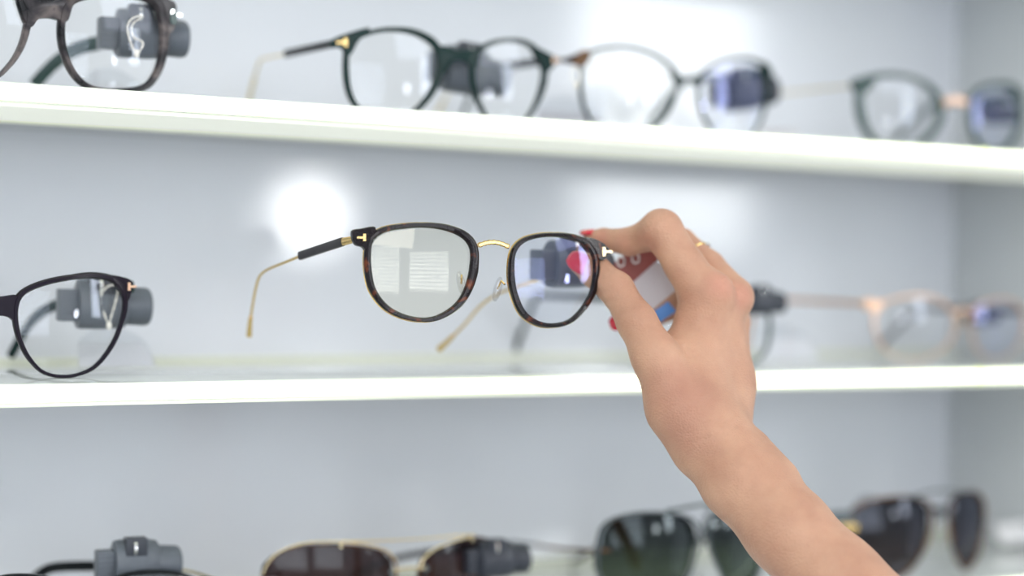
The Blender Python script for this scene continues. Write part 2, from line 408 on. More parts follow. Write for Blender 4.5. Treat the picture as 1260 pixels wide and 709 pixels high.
# ---- top shelf: grey tortoise pair at the left
LR = [(82.5, 25), (87.6, 10), (104, 0), (140, -5), (178, -1), (197, 12), (202, 38), (200.6, 66), (193, 89), (177.8, 104), (142, 108), (114, 104), (96.5, 89), (86.4, 68.6), (81.8, 48)]
LL = [(31, 12), (30, 33), (23, 58), (10, 79), (-8, 94), (-40, 99), (-70, 90), (-90, 62), (-94, 30), (-86, 2), (-60, -12), (-20, -14), (18, -6)]
g1, F1 = glasses('eyeglasses', 'large mottled grey eyeglasses at the left end of the top shelf', 'glasses', GT, .935,
    [((-30, 42), LL, (9, 12, 14, 12, 13, 6, 5, 6)), ((142, 52), LR, (12, 15, 13, 11, 9, 8, 5, 9))], MT['grey_t'], MT['clear'],
    bridge=[(22, -14), (60, -6), (96, -10), (90, 10), (84, 26), (72, 24), (60, 22), (47, 24), (38, 34), (28, 22)],
    ends=[[(196, -10), (212, -4), (223, 4), (222, 30), (212, 42), (203, 26)]], emblem=[(217, 17, 13, MT['silver'], True)], zbase=Z1, d=.0055)
def temple_at(e, lst, segs): return split_temple([PY(*q) for q in lst], segs, e)
temple_at(g1, [(214, 20, .940), (180, 33, .97), (150, 44, .995), (125, 52, 1.015), (95, 60, 1.03), (72, 74, 1.045), (55, 90, 1.055), (42, 105, 1.06)], ACE(MT['teal'], (.0045, .002)))
auto_temple(g1, F1, -104, 16, .012, .128, Z1 + .004, ACE(MT['teal'], (.0045, .002)), bend=.62, drop=.002)

# ---- top shelf: black round pair
L2L = [(435.6, 73.7), (438, 58.4), (448, 47), (468.6, 40), (488.9, 38.6), (509, 42), (527, 50.8), (537, 62), (541, 76), (534.6, 101.6), (524.4, 119.4), (509, 135), (483.8, 140), (458.4, 137), (445.7, 127), (438, 106.7)]
L2R = [(586.7, 81.3), (591.7, 68.6), (604.4, 57), (624.8, 51.6), (645, 52.6), (660.3, 59.7), (669, 71), (674, 83.8), (671.7, 101.6), (665.4, 122), (655, 140), (642.5, 149), (622, 151), (607, 146), (594.3, 127), (588, 104)]
g2, F2 = glasses('eyeglasses', 'black round eyeglasses with thin gold temple ends, centre of the top shelf', 'glasses', GT, .932,
    [((488, 90), L2L, (9, 9, 6, 6, 7, 6, 5, 7)), ((630, 101), L2R, (9, 7, 5, 7, 7, 5, 4, 5))], MT['green'], [MT['clear'], MT['clear']],
    bridge=[(544, 56), (566, 61), (590, 60), (590, 76), (585, 88), (578, 78), (566, 74), (555, 78), (548, 90), (540, 76)],
    ends=[[(417, 47), (438, 38), (460, 33), (446, 50), (436, 68), (428, 58), (416, 57)], [(660, 56), (682, 64), (694, 71), (690, 80), (678, 90), (672, 78)]],
    emblem=[(430, 51, 11, MT['gold'], False), (688, 73, 9, MT['rose'], True)], zbase=Z1)
auto_temple(g2, F2, 419, 52, .004, .130, Z1 + .003, WIRE(MT['black'], MT['pale_gold'], .5), bend=.80)
auto_temple(g2, F2, 691, 72, -.012, .130, Z1 + .003, WIRE(MT['black'], MT['pale_gold'], .5), bend=.72)

# ---- top shelf: thin dark green pair with bronze corners
L3L = [(725, 93.5), (726, 78), (735, 65), (756, 59), (781.6, 60.5), (807, 69.4), (824.8, 82), (833, 96), (831, 113.8), (819.7, 139), (804.4, 155), (781, 162), (756, 161), (736, 149), (727, 124)]
L3R = [(862.9, 113.8), (864, 98.6), (873, 87), (893, 77), (916, 73), (936.5, 76.5), (948, 87), (951.7, 106), (949, 126.5), (941.6, 149), (931.4, 163), (916, 170), (896, 170), (880.6, 160), (868, 139)]
g3, F3 = glasses('eyeglasses', 'slim dark green cat-eye glasses with bronze outer corners, second from the right on top', 'glasses', GT, .940,
    [((779, 108), L3L, (5, 4, 4, 4, 4, 3, 3, 4)), ((906, 118), L3R, (4, 5, 4, 4, 4, 4, 3, 3))], MT['green'], [MT['clear'], MT['coat']],
    bridge=[(826, 88), (842, 94), (856, 96), (868, 90), (864, 106), (856, 104), (849, 101), (841, 104), (835, 110), (831, 98)],
    ends=[[(946, 74), (957, 82), (959, 88), (955, 98), (950, 94), (946, 84)]], zbase=Z1, d=.0032)
g = G(); slab(g, F3, [(701, 72), (716, 66), (729, 60), (734, 66), (727, 80), (713, 77)], .0001, .0042); g.out('corner_piece', MT['brown'], g3, sharp=50)
auto_temple(g3, F3, 703, 72, .0, .125, Z1 + .003, ACE(MT['teal'], (.0016, .0012)))
auto_temple(g3, F3, 957, 86, -.012, .130, Z1 + .003, ACE(MT['teal'], (.0026, .0014)), bend=.6)

# ---- top shelf: grey-green cat-eye at the right
L4L = [(1072.7, 125), (1074, 103), (1089.5, 96), (1113.5, 96), (1135, 103), (1149.4, 115), (1155.4, 132), (1154, 148.7), (1142, 165.5), (1128, 175), (1104, 177.5), (1087, 170), (1077.5, 153.5)]
L4R = [(1199.8, 132), (1203, 118), (1216, 109), (1236, 106.8), (1252.6, 110), (1263, 122), (1263, 145), (1257, 164), (1245, 178), (1228.6, 183), (1211.8, 177), (1202, 158)]
g4, F4 = glasses('eyeglasses', 'blurred grey-green cat-eye glasses with a gold bridge, far right of the top shelf', 'glasses', GT, .930,
    [((1114, 137), L4L, (9, 7, 7, 8, 9, 7, 6, 8)), ((1231, 144), L4R, (8, 9, 7, 6, 6, 6, 6, 8))], MT['teal'], [MT['clear'], MT['coat']],
    bridge=[(1161, 124), (1176, 119), (1192, 123), (1192, 130), (1176, 127), (1162, 132)], bridge_m=MT['rose'],
    ends=[[(1062, 98), (1078, 92), (1086, 96), (1076, 112), (1070, 114), (1063, 108)]], zbase=Z1)
auto_temple(g4, F4, 1063, 104, .004, .130, Z1 + .003, [(0, 1, (.0010, .0008), MT['pale_gold'], 'temple')], bend=.85)
auto_temple(g4, F4, 1272, 118, -.014, .130, Z1 + .003, ACE(MT['teal'], (.0030, .0014)), bend=.6)

# ---- middle shelf: plum-black pair at the left
LMR = [(24, 378), (31, 363.6), (50.8, 353.7), (79, 346.7), (113, 342.8), (138, 347), (152.4, 358), (156, 377.7), (151, 400), (141, 422.9), (124, 445.4), (107, 456.7), (81.8, 461.8), (56.4, 456.7), (39.5, 439.8), (29.6, 420), (24, 397.5)]
LML = mirror(LMR, 2, 1.04)
g5, F5 = glasses('eyeglasses', 'black square eyeglasses cut by the left edge, on the middle shelf', 'glasses', GM, .914,
    [((-84, 402), LML, (6, 8, 8, 9, 8, 5, 4, 5)), ((90, 402), LMR, (6, 10, 7, 8, 7, 5, 4, 5))], MT['plum'], MT['clear'],
    bridge=[(-22, 363), (0, 365), (22, 363), (23, 374), (21, 396), (12, 391), (2, 389), (-8, 391), (-17, 396), (-20, 374)],
    ends=[[(140, 340), (156, 341), (168, 346), (168, 356), (162, 372), (153, 360)]], emblem=[(163, 353, 10, MT['rose'], True)], zbase=Z2)
temple_at(g5, [(162, 353, .943), (120, 363, .98), (92, 371, 1.005), (68, 376, 1.02), (45, 389, 1.035), (28, 411, 1.05), (13, 438, 1.06)], ACE(MT['green'], (.0034, .0018)))
auto_temple(g5, F5, -180, 352, .010, .128, Z2 + .004, ACE(MT['green'], (.0030, .0016)), bend=.62)

# ---- middle shelf: dark green pair mostly behind the hand
def ell(cx, cy, a, b, n=14, p=2.4):
    r = []
    for k in range(n):
        t = 2 * math.pi * k / n; c_, s_ = math.cos(t), math.sin(t)
        r.append((cx + a * math.copysign(abs(c_) ** (2 / p), c_), cy - b * math.copysign(abs(s_) ** (2 / p), s_)))
    return r
g6, F6 = glasses('eyeglasses', 'thin dark green eyeglasses on the middle shelf, mostly hidden behind the hand', 'glasses', GM, .940,
    [((832, 404), ell(832, 404, 40, 44), (4,) * 8), ((918, 402), ell(918, 402, 32, 43), (4,) * 8)], MT['teal'], MT['clear'],
    bridge=[(868, 384), (880, 380), (892, 384), (892, 390), (880, 386), (868, 390)],
    ends=[[(944, 360), (958, 360), (959, 368), (950, 374)], [(780, 366), (792, 364), (796, 372), (784, 376)]], zbase=Z2, d=.003)
auto_temple(g6, F6, 784, 369, -.002, .130, Z2 + .003, ACE(MT['green'], (.0024, .0015)), bend=.80)
auto_temple(g6, F6, 956, 365, -.012, .130, Z2 + .003, ACE(MT['green'], (.0026, .0015)), bend=.7)

# ---- middle shelf: copper wire pair
LCL = [(1087, 388), (1095, 375), (1115, 368), (1140, 366), (1160, 373), (1174, 388), (1176, 405), (1165, 425), (1140, 440), (1112, 440), (1095, 428), (1087, 407)]
LCR = [(1197, 392), (1204, 379), (1220, 372), (1245, 371), (1262, 382), (1268, 402), (1258, 425), (1238, 440), (1215, 438), (1201, 422)]
g7, F7 = glasses('eyeglasses', 'blurred copper wire-rimmed glasses to the right of the hand on the middle shelf', 'glasses', GM, .930,
    [((1131, 404), LCL, (2, 3, 4, 4, 3, 2, 2, 2)), ((1233, 405), LCR, (3, 4, 4, 3, 2, 2, 2, 2))], MT['rose'], [MT['clear'], MT['coat']],
    bridge=[(1176, 384), (1187, 379), (1199, 384), (1199, 388), (1187, 383), (1176, 389)],
    ends=[[(1074, 369), (1088, 369), (1096, 374), (1088, 384), (1074, 380)]], zbase=Z2, d=.002, pads=[(1180, 402, 12), (1193, 402, -12)])
auto_temple(g7, F7, 1077, 374, .004, .130, Z2 + .003, [(0, 1, (.0019, .0010), MT['rose'], 'temple')], bend=.9)
auto_temple(g7, F7, 1272, 384, -.016, .130, Z2 + .003, ACE(MT['charcoal'], (.0024, .0012)), bend=.7)

# ---- lowest shelf
g8, F8 = glasses('eyeglasses', 'black eyeglasses at the bottom left, only the rim top in frame', 'glasses', GL, .935,
    [((32, 750), ell(32, 750, 62, 38), (5,) * 8), ((192, 745), ell(192, 745, 68, 37), (6,) * 8)], MT['black'], MT['clear'],
    bridge=[(88, 735), (108, 730), (128, 735), (126, 746), (108, 740), (92, 746)],
    ends=[[(248, 716), (266, 714), (274, 722), (262, 734)]], zbase=Z3)
def temple_at0(e, lst, segs): return split_temple([PY(*q) for q in lst], segs, e)
temple_at0(g8, [(268, 714, .939), (222, 701, .965), (150, 697, 1.0), (85, 697, 1.03), (58, 701, 1.04), (40, 714, 1.05)], [(0, .35, (.0008, .0008), MT['pale_gold'], 'temple'), (.33, .5, (.0016, .0012), MT['black'], 'temple_sleeve'), (.5, 1, (.0030, .0016), MT['black'], 'temple_tip')])
auto_temple(g8, F8, -38, 722, .01, .130, Z3 + .004, ACE(MT['black']), bend=.62)

A1 = [(341, 709), (350, 692), (366, 680), (388.6, 674.5), (420, 673), (448.6, 674.5), (472, 680), (484, 690), (488, 705), (480, 730), (455, 752), (410, 758), (368, 750), (346, 730)]
A2 = [(518, 706), (522, 690), (537, 679), (562.9, 668.5), (591, 665), (608, 667), (617.6, 676), (620, 696), (612, 725), (590, 748), (560, 752), (530, 742), (519, 724)]
g9, F9 = glasses('sunglasses', 'brown-lensed aviator sunglasses with gold double bar, left of centre on the lowest shelf', 'sunglasses', GL, .930,
    [((415, 714), A1, (2.5, 2.5, 2.5, 2.5, 2.5, 2, 2, 2)), ((568, 708), A2, (2.5, 2.5, 2.5, 2.5, 2.5, 2, 2, 2))], MT['brown'], MT['sunb'], zbase=Z3, d=.0022, wrap=.16, R=.12)
def tube(F, pts, r, m, parent, name, d=-.001):
    g = G(); sweep(g, [F.to(x, y, d) for x, y in crom(pts, 5, closed=False)], (r, r), n=8); return g.out(name, m, parent)
tube(F9, [(336, 712), (345, 692), (362, 678), (386, 669.5), (420, 667), (500, 664), (560, 660), (586, 660)], .0006, MT['pale_gold'], g9, 'brow_bar')
tube(F9, [(516, 700), (521, 687), (536, 675), (562, 666), (586, 662)], .0007, MT['pale_gold'], g9, 'metal_rim')
tube(F9, [(420, 667), (448, 670), (474, 677), (487, 690)], .0005, MT['pale_gold'], g9, 'metal_rim')
tube(F9, [(482, 702), (502, 699), (522, 699)], .0008, MT['pale_gold'], g9, 'bridge')
for x, y in ((421, 671), (586, 663)): tube(F9, [(x, y - 5), (x, y + 4)], .0010, MT['pale_gold'], g9, 'clamp', -.0012)
for x, y in ((482, 704), (524, 700)): G().add(*uv_sphere(.0020, F9.to(x, y, -.0006), 1, .5, 1)).out('screw', MT['gun'], g9)
def temple_at(e, lst, segs): return split_temple([PY(*q) for q in lst], segs, e)
temple_at(g9, [(620, 668, .934), (560, 676, .975), (511, 682, 1.01), (480, 690, 1.03), (432, 708, 1.05)], ACE(MT['charcoal'], (.0022, .0014)))
temple_at(g9, [(338, 714, .934), (285, 722, .975), (245, 728, 1.01), (220, 726, 1.03), (200, 729, 1.045)], ACE(MT['charcoal'], (.0022, .0014)))

B1 = [(752, 668), (757, 651), (769.5, 639.7), (792, 634), (817.8, 633), (843, 636.5), (856, 644), (861, 659), (856, 682), (848, 708), (828, 735), (795, 742), (768, 735), (752, 712), (749, 690)]
B2 = [(875.5, 656), (878.7, 642), (889, 633), (908, 629), (928, 630), (942, 640), (949, 665), (942, 700), (925, 730), (905, 735), (887, 700), (877, 676)]
g10, F10 = glasses('sunglasses', 'green-black aviator sunglasses directly left of the forearm on the lowest shelf', 'sunglasses', GL, .897,
    [((806, 684), B1, (3, 3, 3, 3, 3, 2, 2, 2)), ((912, 676), B2, (3,) * 8)], MT['gun'], MT['sung'], zbase=Z3, d=.0022, wrap=.18, R=.12)
tube(F10, [(821, 629), (850, 623), (880, 619), (905, 617)], .0011, MT['gun'], g10, 'brow_bar')
tube(F10, [(858, 652), (868, 647), (878, 650)], .0010, MT['gun'], g10, 'bridge')
tube(F10, [(822, 626), (822, 634)], .0012, MT['gun'], g10, 'clamp')
temple_at(g10, [(750, 678, .899), (700, 676, .945), (660, 671, .995), (628, 668, 1.02), (612, 672, 1.035), (600, 682, 1.045)], [(0, .42, (.0011, .0010), MT['brown'], 'temple'), (.42, 1, (.0012, .001), MT['gun'], 'temple_wire')])
temple_at(g10, [(948, 652, .901), (860, 664, .955), (780, 668, 1.01), (735, 676, 1.035), (704, 692, 1.05)], ACE(MT['charcoal'], (.0020, .0014)))

C1 = [(1063, 644), (1069.5, 627.6), (1086, 618), (1114.8, 613), (1136, 615.7), (1145.7, 625), (1147, 644), (1141, 668), (1126.7, 694), (1112, 709), (1090, 716), (1070, 703), (1062, 675)]
C2 = [(1171, 627), (1177, 613), (1193, 607), (1210, 608.8), (1219.5, 619), (1222, 637), (1214.8, 673), (1205, 692), (1192, 701), (1180, 687), (1172, 658.6)]
g11, F11 = glasses('sunglasses', 'dark taupe teardrop sunglasses at the lower right, right of the forearm', 'sunglasses', GL, .902,
    [((1105, 662), C1, (2, 2.5, 3, 3, 2, 2, 2, 2)), ((1196, 652), C2, (2.5,) * 8)], MT['brown'], MT['sunr'], zbase=Z3, d=.0022, wrap=.14, R=.12)
tube(F11, [(1148, 640), (1160, 634), (1172, 637)], .0009, MT['gun'], g11, 'bridge')
tube(F11, [(1120, 612), (1150, 604), (1185, 605)], .0009, MT['gun'], g11, 'brow_bar')
g = G(); slab(g, F11, [(1030, 640), (1062, 632), (1066, 646), (1060, 652), (1034, 652)], .0, .003); g.out('corner_piece', MT['gun'], g11, sharp=50)
g = G(); slab(g, F11, [(1052, 648), (1066, 647), (1066, 656), (1053, 657)], -.001, .002); g.out('hinge_emblem', MT['gold'], g11, sharp=50)
auto_temple(g11, F11, 1032, 646, .006, .130, Z3 + .003, ACE(MT['gun'], (.0030, .0015)), bend=.8)
auto_temple(g11, F11, 1224, 640, -.014, .130, Z3 + .003, ACE(MT['gun'], (.0030, .0015)), bend=.8)

# ------------------------------------------------------------------ the pair in the hand
pL, pR = P(440, 293, .905), P(752, 306, .950)
hx = (pR - pL).normalized(); hb = Vector((-hx.y, hx.x, 0)).normalized()
hb = (hb + Vector((0, 0, -.02))).normalized(); hn = hb
def hfn(x, y):
    r = ray(x, y); t = (pL - CAM).dot(hn) / r.dot(hn); return CAM + r * t
HL = [(463.4, 296.4), (477.5, 285.7), (500, 281.5), (525.5, 280.3), (550.9, 284.3), (570.6, 293.6), (579.7, 307.7), (579, 330.3), (573.5, 352.9), (562.2, 372.6), (542.4, 386.7), (522.7, 391), (500, 386.7), (480.3, 375.4), (466.2, 355.7), (461.4, 333.1), (460.6, 313.4)]
HR = [(634.5, 318.4), (639, 305.7), (649.2, 297.2), (667, 292.5), (687.3, 291.7), (707.6, 294.8), (722.8, 301.9), (732.2, 313.3), (735, 326), (734.3, 341.3), (730.5, 359), (720.3, 376.8), (705, 392), (687.3, 397.6), (667, 395.9), (649.2, 384.4), (639, 364.1), (634.5, 341.3)]
gh, FH = glasses('eyeglasses', 'dark tortoiseshell and gold eyeglasses held up in the hand', 'glasses', None, .9,
    [((521, 335), HL, (11, 9.5, 6.5, 8, 8.5, 7, 5.5, 8)), ((685, 345), HR, (9, 9, 5.5, 6, 8, 8, 5.5, 6.5))], MT['tort'], [MT['warm'], MT['coat']],
    ends=[[(438, 284), (450, 280.5), (466, 279), (462, 296), (455, 308), (450, 304), (441, 300)],
          [(722, 293), (738, 294), (752, 302), (755, 311), (751, 319), (743, 320), (734, 309)]],
    emblem=[(452, 292, 9.5, MT['gold'], False), (747.5, 309.5, 12, MT['pale_gold'], True)], pads=[(620, 356, 14), (575, 349, -14)],
    fn=hfn, back=hb, backrim=MT['gold'], mid=(606, 335), wrap=.30, d=.0036, R=.13)
g = G()
for k in range(15):
    t = k / 14; x = lerp(590, 628, t); y = lerp(302, 304, t) - 5 * math.sin(math.pi * t)
    if k == 0: bpts = []
    bpts.append(FH.to(x, y, .002))
sweep(g, bpts, [(.0011 + .00035 * (k % 2), .0011 + .0003 * (k % 2)) for k in range(15)], n=8, squ=2.5)
g.out('bridge', MT['gold'], gh, sharp=30)
# left ear piece: gold joint, charcoal sleeve, bent gold wire, flattened tip
def pz(lst): return [P(x, y, z) for x, y, z in lst]
def part_sweep(name, pts, sz, m, parent, squ=3.0, n=4):
    q = crom(pts, n, closed=False); g = G()
    if isinstance(sz, list): sz = [(lerp(sz[0][0], sz[1][0], k / (len(q) - 1)), lerp(sz[0][1], sz[1][1], k / (len(q) - 1))) for k in range(len(q))]
    sweep(g, q, sz, Vector((0, 0, 1)), 8, squ); return g.out(name, m, parent, sharp=50)
tl = part_sweep('temple', pz([(422, 297.5, .932), (396, 306, .946), (369, 315, .960)]), (.0023, .0014), MT['charcoal'], gh)
part_sweep('hinge_joint', pz([(446, 293, .918), (436, 294.5, .923), (421, 298, .933)]), [(.0013, .0013), (.0021, .0014)], MT['gold'], tl)
part_sweep('temple_wire', pz([(370, 315, .960), (348, 324, .972), (328, 332.5, .983), (319, 341, .990), (314.5, 356, .996), (311, 375, 1.002), (308.5, 392, 1.008)]), (.0007, .0007), MT['gold'], tl, 2)
part_sweep('temple_tip', pz([(308.6, 390, 1.007), (307.8, 396, 1.009), (307, 405, 1.012), (306.5, 413, 1.015)]), [(.0010, .0010), (.0016, .0016)], MT['gold'], tl)
tr_ = part_sweep('temple', pz([(748, 309, .964), (728, 318, .978), (700, 330, .998), (680, 337, 1.010)]), (.0020, .0013), MT['charcoal'], gh)
part_sweep('temple_wire', pz([(682, 336.5, 1.008), (660, 345, 1.018), (636, 353, 1.026), (610, 363, 1.036), (590, 378, 1.043), (572, 399, 1.05), (556, 415, 1.056)]), (.0008, .0008), MT['gold'], tr_, 2)
part_sweep('temple_tip', pz([(558, 413, 1.055), (550, 421, 1.058), (540, 430, 1.062)]), [(.0010, .0010), (.0018, .0016)], MT['gold'], tr_)

# ------------------------------------------------------------------ security clips
def clip(center, yaw, label, parts=('grip', 'drum', 'lock'), s=1.0, m=None, tilt=0):
    m = m or MT['clip']
    e = empty('security_clip', center, label, 'clip', 'grey anti-theft clips on the ear pieces')
    R = Matrix.Rotation(yaw, 3, 'Z') @ Matrix.Rotation(tilt, 3, 'Y')
    W = lambda x, y, z: Vector(center) + R @ Vector((x * s * .92, y * s, z * s))
    # drum: rounded cam body, wide and slightly conical
    g = G(); secs = []
    prof = [(-.012, .85), (-.0115, .96), (-.009, 1.0), (.004, 1.0), (.011, .93), (.012, .85)]
    n = 24; vs = []; fs = []
    for (x, k) in prof:
        for j in range(n):
            a = 2 * math.pi * j / n; yy = math.cos(a) * .0095; zz = math.sin(a) * .0128
            if zz < -.008: zz = -.008 - (abs(zz) - .008) * .5
            vs.append(W(x, yy * k, zz * k))
    for i in range(len(prof) - 1):
        for j in range(n): j2 = (j + 1) % n; fs.append((i * n + j, i * n + j2, (i + 1) * n + j2, (i + 1) * n + j))
    fs.append(tuple(range(n))[::-1]); fs.append(tuple((len(prof) - 1) * n + j for j in range(n)))
    g.add(vs, fs); b = g.out('clip_body', m, e, sharp=40)
    # slot with a steel wheel on the top front of the drum
    G().box(W(-.001, -.0045, .0092), (.0105 * s, .008 * s, .0100 * s), R, .0004).out('slot', MT['clipd'], b)
    g = G(); sweep(g, [W(-.0025, -.005, .0092), W(-.0010, -.005, .0092)], (.0048 * s, .0048 * s), n=14); g.out('wheel', MT['silver'], b)
    # lock cylinder
    g = G(); sweep(g, [W(.010, 0, .0005), W(.0115, 0, .0005), W(.0215, 0, 0), W(.0235, 0, 0), W(.0245, 0, 0)], [(.0082 * s, .0080 * s), (.0088 * s, .0085 * s), (.0088 * s, .0085 * s), (.0082 * s, .008 * s), (.0068 * s, .0066 * s)], R @ Vector((0, 0, 1)), 24); g.out('lock_cylinder', m, e, sharp=40)
    g = G(); g.box(W(-.0155, 0, .0005), (.010 * s, .010 * s, .0145 * s), R, .0008)
    for j in range(5): g.box(W(-.0155, -.0050, -.0045 + j * .0025), (.0085 * s, .0010 * s, .0010 * s), R)
    g.out('grip', m, e, sharp=40)
    return e
ROW = 'anti-theft clip'
yw = -.14
clip(P(124, 377, 1.000), yw, 'grey security clip on the black glasses at the left of the middle shelf', s=1.18)
clip(P(172, 45, 1.005), yw, 'grey security clip behind the grey tortoise glasses, top left', s=1.15)
clip(P(572, 90, 1.10), yw * 1.0, 'dark grey security clip behind the round black glasses on the top shelf', tilt=math.radians(6), s=1.2)
clip(P(912, 114, 1.24), yw, 'dark security clip seen through the right lens of the slim green glasses', m=MT['clipd'], s=1.15, tilt=math.radians(-8))
clip(P(1224, 140, 1.36), yw, 'security clip seen through the far right cat-eye lens', m=MT['clipd'], s=.75)
clip(P(700, 328, 1.000), yw + math.radians(8), 'dark grey security clip on the held glasses, behind the thumb', s=1.12)
clip(P(934, 372, 1.20), yw, 'dark security clip just right of the knuckles', m=MT['clipd'], s=.8)
clip(P(1205, 388, 1.34), yw, 'dark security clip behind the copper wire glasses', m=MT['clipd'], s=.7)
clip(P(166, 695, 1.000), yw, 'grey security clip at the bottom left corner of the view', s=1.08)
clip(P(608, 690, 1.09), yw, 'dark security clip at the right end of the brown aviators', m=MT['clipd'], s=.95)

# ------------------------------------------------------------------ price tags
def tag(x0, x1, ytop, Y, zbase, label, H=.013, film=True, string=None, m='card', lean=.010):
    """small card standing on the shelf, leaning back, in a clear sleeve with rounded top"""
    A = PY(x0, ytop, Y); B = PY(x1, ytop, Y)
    e = empty('price_tag', Vector(((A.x + B.x) / 2, Y, zbase)), label, 'price tag', 'white price tags')
    xm = (A.x + B.x) / 2; hw = (B.x - A.x) / 2
    def pt(u, v, dy=0): return Vector((xm + u * hw * (1 - .12 * v), Y + lean * v + dy, zbase + .0008 + H * v))
    v = [pt(-1, 0), pt(1, 0), pt(1, 1), pt(-1, 1), pt(-1, 0, .0006), pt(1, 0, .0006), pt(1, 1, .0006), pt(-1, 1, .0006)]
    link('card', v, [(0, 1, 2, 3), (7, 6, 5, 4), (0, 4, 5, 1), (1, 5, 6, 2), (2, 6, 7, 3), (3, 7, 4, 0)], MT[m], e, False)
    if film:
        prof = [(-1.03, 0), (1.03, 0), (1.03, 1.05), (.85, 1.35), (.45, 1.62), (0, 1.72), (-.45, 1.62), (-.85, 1.35), (-1.03, 1.05)]
        n = len(prof); v = [pt(a, b, -.0008) for a, b in prof] + [pt(a, b, -.0004) for a, b in prof]
        link('sleeve', v, [tuple(range(n)), tuple(range(n, 2 * n))[::-1]] + [(i, (i + 1) % n, n + (i + 1) % n, n + i) for i in range(n)], MT['film'], e, False)
    if string:
        pts = [P(x, y, z) for x, y, z in string]; q = crom(pts, 6, closed=True)
        v, f = [], []
        g = G(); sweep(g, q, [(.0005 + .00018 * math.sin(i * 2.2), .0005 + .00018 * math.cos(i * 2.2)) for i in range(len(q))], n=6, closed=True); 
        k = pts[0]; g.add(*uv_sphere(.0015, k, 1, .7, 1.5)); g.out('string', MT['string'], e)
    return e
tag(98, 192, 431, 0.990, Z2, 'white price tag on the middle shelf beside the left black glasses', .0125,
    string=[(134, 401, .990), (126, 378, .990), (125, 362, .990), (134, 352, .990), (145, 353, .992), (142, 372, .990), (136, 392, .990)])
tag(106, 184, 88, 1.0, Z1, 'white price tag under the clip at the top left', .014,
    string=[(168, 66, .975), (160, 50, .975), (157, 32, .975), (164, 22, .975), (176, 20, .975), (163, 30, .978), (164, 45, .978), (176, 53, .976)], m='card')
tag(668, 752, 131, 0.985, Z1, 'pale price tag between the round black and the slim green glasses', .015, film=True, m='gcard',
    string=[(709, 105, 1.06), (703, 94, 1.06), (704, 85, 1.06), (712, 86, 1.06), (713, 98, 1.06)])
tag(945, 996, 149, 0.985, Z1, 'blurred price tag right of the slim green glasses on top', .014, film=False, m='gcard')
tag(938, 1008, 428, 0.980, Z2, 'blurred white price tag right of the wrist on the middle shelf', .014, film=True)
tag(1232, 1275, 690, 0.985, Z3, 'white price tag at the lower right corner', .014, film=False)

# tag hanging from the held pair, inside the fingers
ht = empty('price_tag', P(800, 340, .985), 'burgundy and white price tag hanging inside the curled fingers', 'price tag')
def quad(name, px, m, parent, th=.0006):
    a = [P(*q) for q in px]; n = (a[1] - a[0]).cross(a[2] - a[0]).normalized()
    if n.dot(a[0] - CAM) < 0: n = -n
    v = a + [q + n * th for q in a]; k = len(a)
    return link(name, v, [tuple(range(k)), tuple(range(k, 2 * k))[::-1]] + [(i, (i + 1) % k, k + (i + 1) % k, k + i) for i in range(k)], m, parent, False)
zq = 1.004
quad('tag_panel', [(748, 330, zq), (790, 296, zq), (822, 300, zq), (812, 318, zq), (776, 350, zq)], MT['burg'], ht)['label'] = 'burgundy half of the tag'
quad('tag_panel', [(774, 352, zq), (806, 322, zq), (840, 330, zq), (838, 352, zq), (802, 382, zq)], MT['gcard'], ht)['label'] = 'white half of the tag'
quad('sticker', [(800, 386, zq), (822, 371, zq), (832, 383, zq), (812, 397, zq)], MT['blue'], ht)
g = G()
for (cx, cy) in ((782, 318), (764, 322)):                          # two zeros printed on the burgundy half
    pts = [P(cx + 4.2 * math.cos(a) - 1.5 * math.sin(a), cy + 5.6 * math.sin(a) + 2.2 * math.cos(a), zq - .0006) for a in np.linspace(0, 2 * math.pi, 16, endpoint=False)]
    sweep(g, pts, (.0006, .0002), n=6, closed=True)
g.out('printed_digits', MT['ink'], ht)

